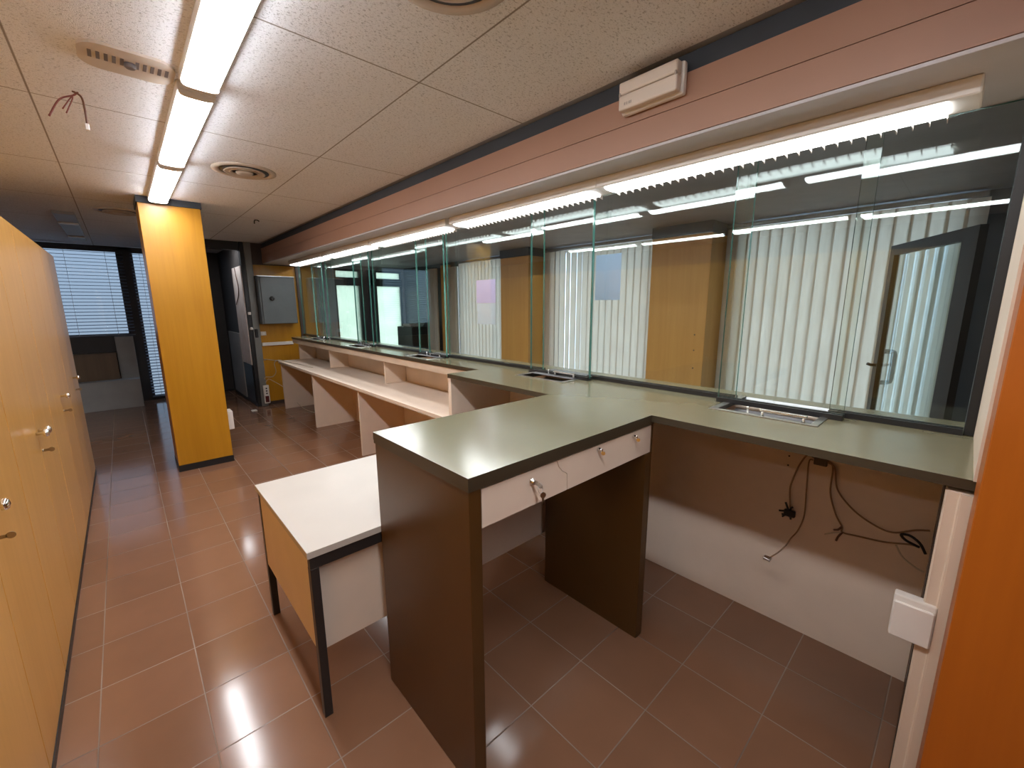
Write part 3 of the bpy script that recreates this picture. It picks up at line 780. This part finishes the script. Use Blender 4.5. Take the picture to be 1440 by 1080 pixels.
# ------------------------------------------------------------------ public side beyond the glass
gp = 'wood pillars between the blinds'
for a, b, n in ((1.934, 2.61, 'wider wood pillar behind the glass, right of the blue sheet'), (4.635, 5.277, 'wood pillar behind the glass, right of the two taped sheets')):
    t = thing('public_pillar', n, 'pillar', (4.83, (a+b)/2, 0), gp)
    obj('cladding', B((4.615, a, .08), (XS-.001, b, 2.285), .003), 'pubwood', t)
    obj('plinth', B((4.610, a-.003, 0), (XS-.002, b+.003, .0795)), 'black', t)
    obj('top_strip', B((4.606, a-.005, 2.2855), (XS-.002, b+.005, 2.4045)), 'strip', t)
    if a < 3:
        for z in (.85, 1.05, 1.22):
            bm = BM(); lathe(bm, [(.009, 0), (.007, .004)], (-1, 0, 0), (4.6155, 2.02+.02*z, z), 10); obj('screw', bm, 'screw', t)
def vblind(y0, y1, label, ang=6, step=.105, w=.118, jitter=1.2, x=4.96, gap=None):
    t = thing('vertical_blind', label, 'blind', (x, (y0+y1)/2, .1), 'cream vertical blinds')
    obj('head_rail', B((x-.03, y0, 2.345), (x+.03, y1, 2.385), .004), 'alu', t)
    bm = BM(); rnd = random.Random(int(y0*100)); y = y0+step/2
    while y < y1-step*.3:
        a = math.radians(ang+rnd.uniform(-jitter, jitter)); n = 4
        if gap: a += math.radians(sum(v for g, v in gap if abs(g-y) < step*.5))
        pr = []
        for s, bow in ((-.5, .004), (-.36, .0), (.30, .0), (.42, -.006), (.5, -.018)):
            s *= w; pr.append((x - bow*math.cos(a) + s*math.sin(a), y + s*math.cos(a) + bow*math.sin(a)))
        for p, q in zip(pr, pr[1:]):
            prism(bm, [(p[0], p[1], .10), (q[0], q[1], .10), (q[0], q[1], 2.343), (p[0], p[1], 2.343)], (0, 0, 0), (.0012, 0, 0))
        y += step
    obj('slats', bm, 'fabric', t)
    return t
vblind(.03, 1.92, 'cream vertical blind behind the open glazed door at the right', w=.128, gap=tuple((.03+.0525+.105*k, -12) for k in range(8)))
vblind(2.63, 4.62, 'cream vertical blind with bright gaps between the two wood pillars', ang=-6, gap=((4.33, 13), (4.12, 14), (3.90, 12)))
vblind(5.30, 6.90, 'cream vertical blind behind the two taped sheets', ang=-14, step=.10, w=.127, jitter=5)
# gathered drape panels further along
t = thing('drape', 'pale cream drape hanging in folds left of the blinds', 'curtain', (4.93, 7.5, .1))
for ya, yb, xx in ((6.95, 7.30, 4.95), (7.62, 8.00, 4.90)):
    bm = BM(); n = 28; pr = []
    for i in range(n+1):
        y = ya+(yb-ya)*i/n; pr.append((xx+.03*math.sin(i*1.1)+.012*math.sin(i*2.3), y))
    for p, q in zip(pr, pr[1:]):
        prism(bm, [(p[0], p[1], .1), (q[0], q[1], .1), (q[0], q[1], 2.30), (p[0], p[1], 2.30)], (0, 0, 0), (.003, 0, 0))
    obj('fabric_fold', bm, 'fabric', t)
struct('trim_12', B((5.0, 7.31, 0), (XS-.001, 7.61, 2.36), .003), 'pubwood')
# black machine in the corner
t = thing('office_machine', 'black upright machine with a pale tray on top in the far dark corner', 'machine', (4.72, 8.3, 0))
obj('cabinet_body', B((4.52, 8.04, .02), (4.92, 8.71, 1.10), .02, 2), 'black', t)
obj('base', B((4.55, 8.08, 0), (4.9, 8.66, .019)), 'charcoal', t)
obj('tray', B((4.54, 8.16, 1.101), (4.78, 8.48, 1.16), .008), 'heater', t)
bm = BM(); prism(bm, [(4.79, 8.06, 1.101), (4.91, 8.06, 1.101), (4.91, 8.06, 1.20), (4.86, 8.06, 1.20)], (0, 0, 0), (0, .60, 0)); obj('document_lid', bm, 'charcoal', t)
# glazed entrance door standing ajar
hx, hy, ex, ey, DH = 3.75, .02, 4.62, .495, 2.0
dv = Vector((ex-hx, ey-hy, 0)); DL = dv.length; dv.normalize(); nv = Vector((dv.y, -dv.x, 0))
def obox(bm, s0, s1, n0, n1, z0, z1):
    o = Vector((hx, hy, 0))
    q = [o+dv*s0+nv*n0, o+dv*s1+nv*n0, o+dv*s1+nv*n1, o+dv*s0+nv*n1]
    prism(bm, [(p.x, p.y, z0) for p in q], (0, 0, 0), (0, 0, z1-z0))
bm = BM(); w = .065
obox(bm, 0, .14, -.02, .02, .01, DH); obox(bm, DL-w, DL, -.02, .02, .01, DH); obox(bm, .14, DL-w, -.02, .02, DH-.075, DH); obox(bm, .14, DL-w, -.02, .02, .01, .16)
dr = struct('door_2', bm, 'darkbronze', 'dark framed glazed entrance door standing ajar behind the glass')
bm = BM(); obox(bm, .14, DL-w, -.004, .004, .16, DH-.075); obj('pane', bm, 'doorglass', dr)
o = Vector((hx, hy, 0)) + dv*(DL-w/2)
bm = BM(); pz0, pz1 = .90, 1.16
tube(bm, [o+nv*.02+Vector((0, 0, pz1)), o+nv*.075+Vector((0, 0, pz1)), o+nv*.095+Vector((0, 0, pz1-.008)), o+nv*.10+Vector((0, 0, pz1-.03)), o+nv*.10+Vector((0, 0, pz0+.03)), o+nv*.095+Vector((0, 0, pz0+.008)), o+nv*.075+Vector((0, 0, pz0)), o+nv*.02+Vector((0, 0, pz0))], .019, False, 10)
obj('pull_handle', bm, 'charcoal', dr)
bm = BM(); tube(bm, [o-nv*.02+Vector((0, 0, 1.045)), o-nv*.05+Vector((0, 0, 1.045)), o-nv*.075+Vector((0, 0, 1.055))], .012, False, 8); obj('latch_lever', bm, 'darkbronze', dr)

# ------------------------------------------------------------------ far left: venetian blinds, heater, furniture
def venetian(x0, x1, z0, z1, label, tilt=14, pitch=.050, w=.046, y=YF-.05):
    t = thing('venetian_blind', label, 'blind', ((x0+x1)/2, y, z0), 'venetian blinds on the far wall')
    obj('head_rail', B((x0, y-.02, z1-.03), (x1, y+.02, z1)), 'charcoal', t)
    bm = BM(); z = z1-.045; a = math.radians(tilt); c, s = math.cos(a)*w/2, math.sin(a)*w/2
    while z > z0+.03:
        prism(bm, [(x0, y-c, z-s), (x0, y, z+.0015), (x0, y+c, z+s), (x0, y+c, z+s-.0008), (x0, y, z+.0007), (x0, y-c, z-s-.0008)], (0, 0, 0), (x1-x0, 0, 0))
        z -= pitch
    obj('slats', bm, 'blade', t)
    obj('bottom_rail', B((x0, y-.012, z0), (x1, y+.012, z0+.018)), 'blade', t)
    for f in (.12, .5, .62, .88) if x1-x0 > 1 else (.15, .85):
        xx = x0+(x1-x0)*f
        bm = BM(); tube(bm, [(xx, y-.016, z1-.03), (xx, y-.016, z0+.01)], .0022, False, 6); obj('cord', bm, 'white', t)
    return t
venetian(-1.55, .14, 1.10, 2.42, 'short venetian blind letting in blue daylight above the brown unit')
venetian(.225, 1.0, .05, 2.42, 'floor-length venetian blind just left of the orange pillar')
t = thing('heater_unit', 'low light grey heater casing on the floor under the far window', 'heater', (-.6, 8.84, 0))
obj('casing', B((-1.5, 8.745, .0), (.092, 8.93, .425), .003), 'heater', t)
obj('top', B((-1.5, 8.74, .426), (.095, 8.935, .442), .002), 'heater', t)
t = thing('storage_unit', 'dark brown low storage unit under the short venetian blind', 'cabinet', (-.8, 9.1, 0))
obj('carcass', B((-1.5, 9.0, 0), (-.13, 9.2, .82), .002), 'brownwood', t)
obj('top', B((-1.5, 8.99, .821), (-.128, 9.2, .846), .002), 'brownwood', t)
struct('trim_13', B((-.12, 9.12, 0), (.10, YF-.001, 1.085), .002), 'heater')

# ------------------------------------------------------------------ daylight
WORLD_YARD, WORLD_STREET = .22, 2.6
w = bpy.data.worlds.new('World'); sc.world = w; w.use_nodes = True
nt = w.node_tree; nt.nodes.clear()
bg = nt.nodes.new('ShaderNodeBackground'); wo = nt.nodes.new('ShaderNodeOutputWorld')
tc = nt.nodes.new('ShaderNodeTexCoord'); sp = nt.nodes.new('ShaderNodeSeparateXYZ'); cr = nt.nodes.new('ShaderNodeValToRGB')
nt.links.new(tc.outputs['Generated'], sp.inputs[0])
mr = nt.nodes.new('ShaderNodeMapRange'); mr.inputs[1].default_value = -.5; mr.inputs[2].default_value = .5
nt.links.new(sp.outputs[2], mr.inputs[0]); nt.links.new(mr.outputs[0], cr.inputs[0])
# the open street (+x) is brighter than the yard behind the far wall (+y)
ms = nt.nodes.new('ShaderNodeMapRange'); ms.inputs[1].default_value = .2; ms.inputs[2].default_value = .8
ms.inputs[3].default_value = WORLD_YARD; ms.inputs[4].default_value = WORLD_STREET
nt.links.new(sp.outputs[0], ms.inputs[0]); nt.links.new(ms.outputs[0], bg.inputs[1])
e = cr.color_ramp.elements
e[0].position = .25; e[0].color = (.50, .60, .74, 1); e[1].position = .6; e[1].color = (.55, .72, 1.0, 1)
nt.links.new(cr.outputs[0], bg.inputs[0]); 
nt.links.new(bg.outputs[0], wo.inputs[0])

# ------------------------------------------------------------------ camera
cam = bpy.data.cameras.new('Camera'); co = bpy.data.objects.new('Camera', cam); C.objects.link(co)
Rm = ((0.7351875776761482, -0.6778484037750722, -0.004557096692437076), (0.128693868513547, 0.1329733057874356, 0.9827288477270721), (0.6655352085635255, 0.7230765114754786, -0.1849952559250014))
m = Matrix.Identity(4)
for i in range(3):
    m[i][0] = Rm[0][i]; m[i][1] = Rm[1][i]; m[i][2] = -Rm[2][i]
m.translation = (0, 0, 1.55)
co.matrix_world = m
cam.sensor_fit = 'HORIZONTAL'; cam.sensor_width = 36.; cam.lens = 36*589.108/1440; cam.clip_start = .02
sc.camera = co

vs = sc.view_settings
vs.view_transform = 'Standard'; vs.look = 'None'; vs.gamma = 1.; vs.use_curve_mapping = False
vs.exposure = 1.98
cy = sc.cycles
cy.max_bounces = 10; cy.diffuse_bounces = 5; cy.glossy_bounces = 5; cy.transparent_max_bounces = 24
cy.sample_clamp_indirect = 6.
cy.caustics_reflective = False; cy.caustics_refractive = False
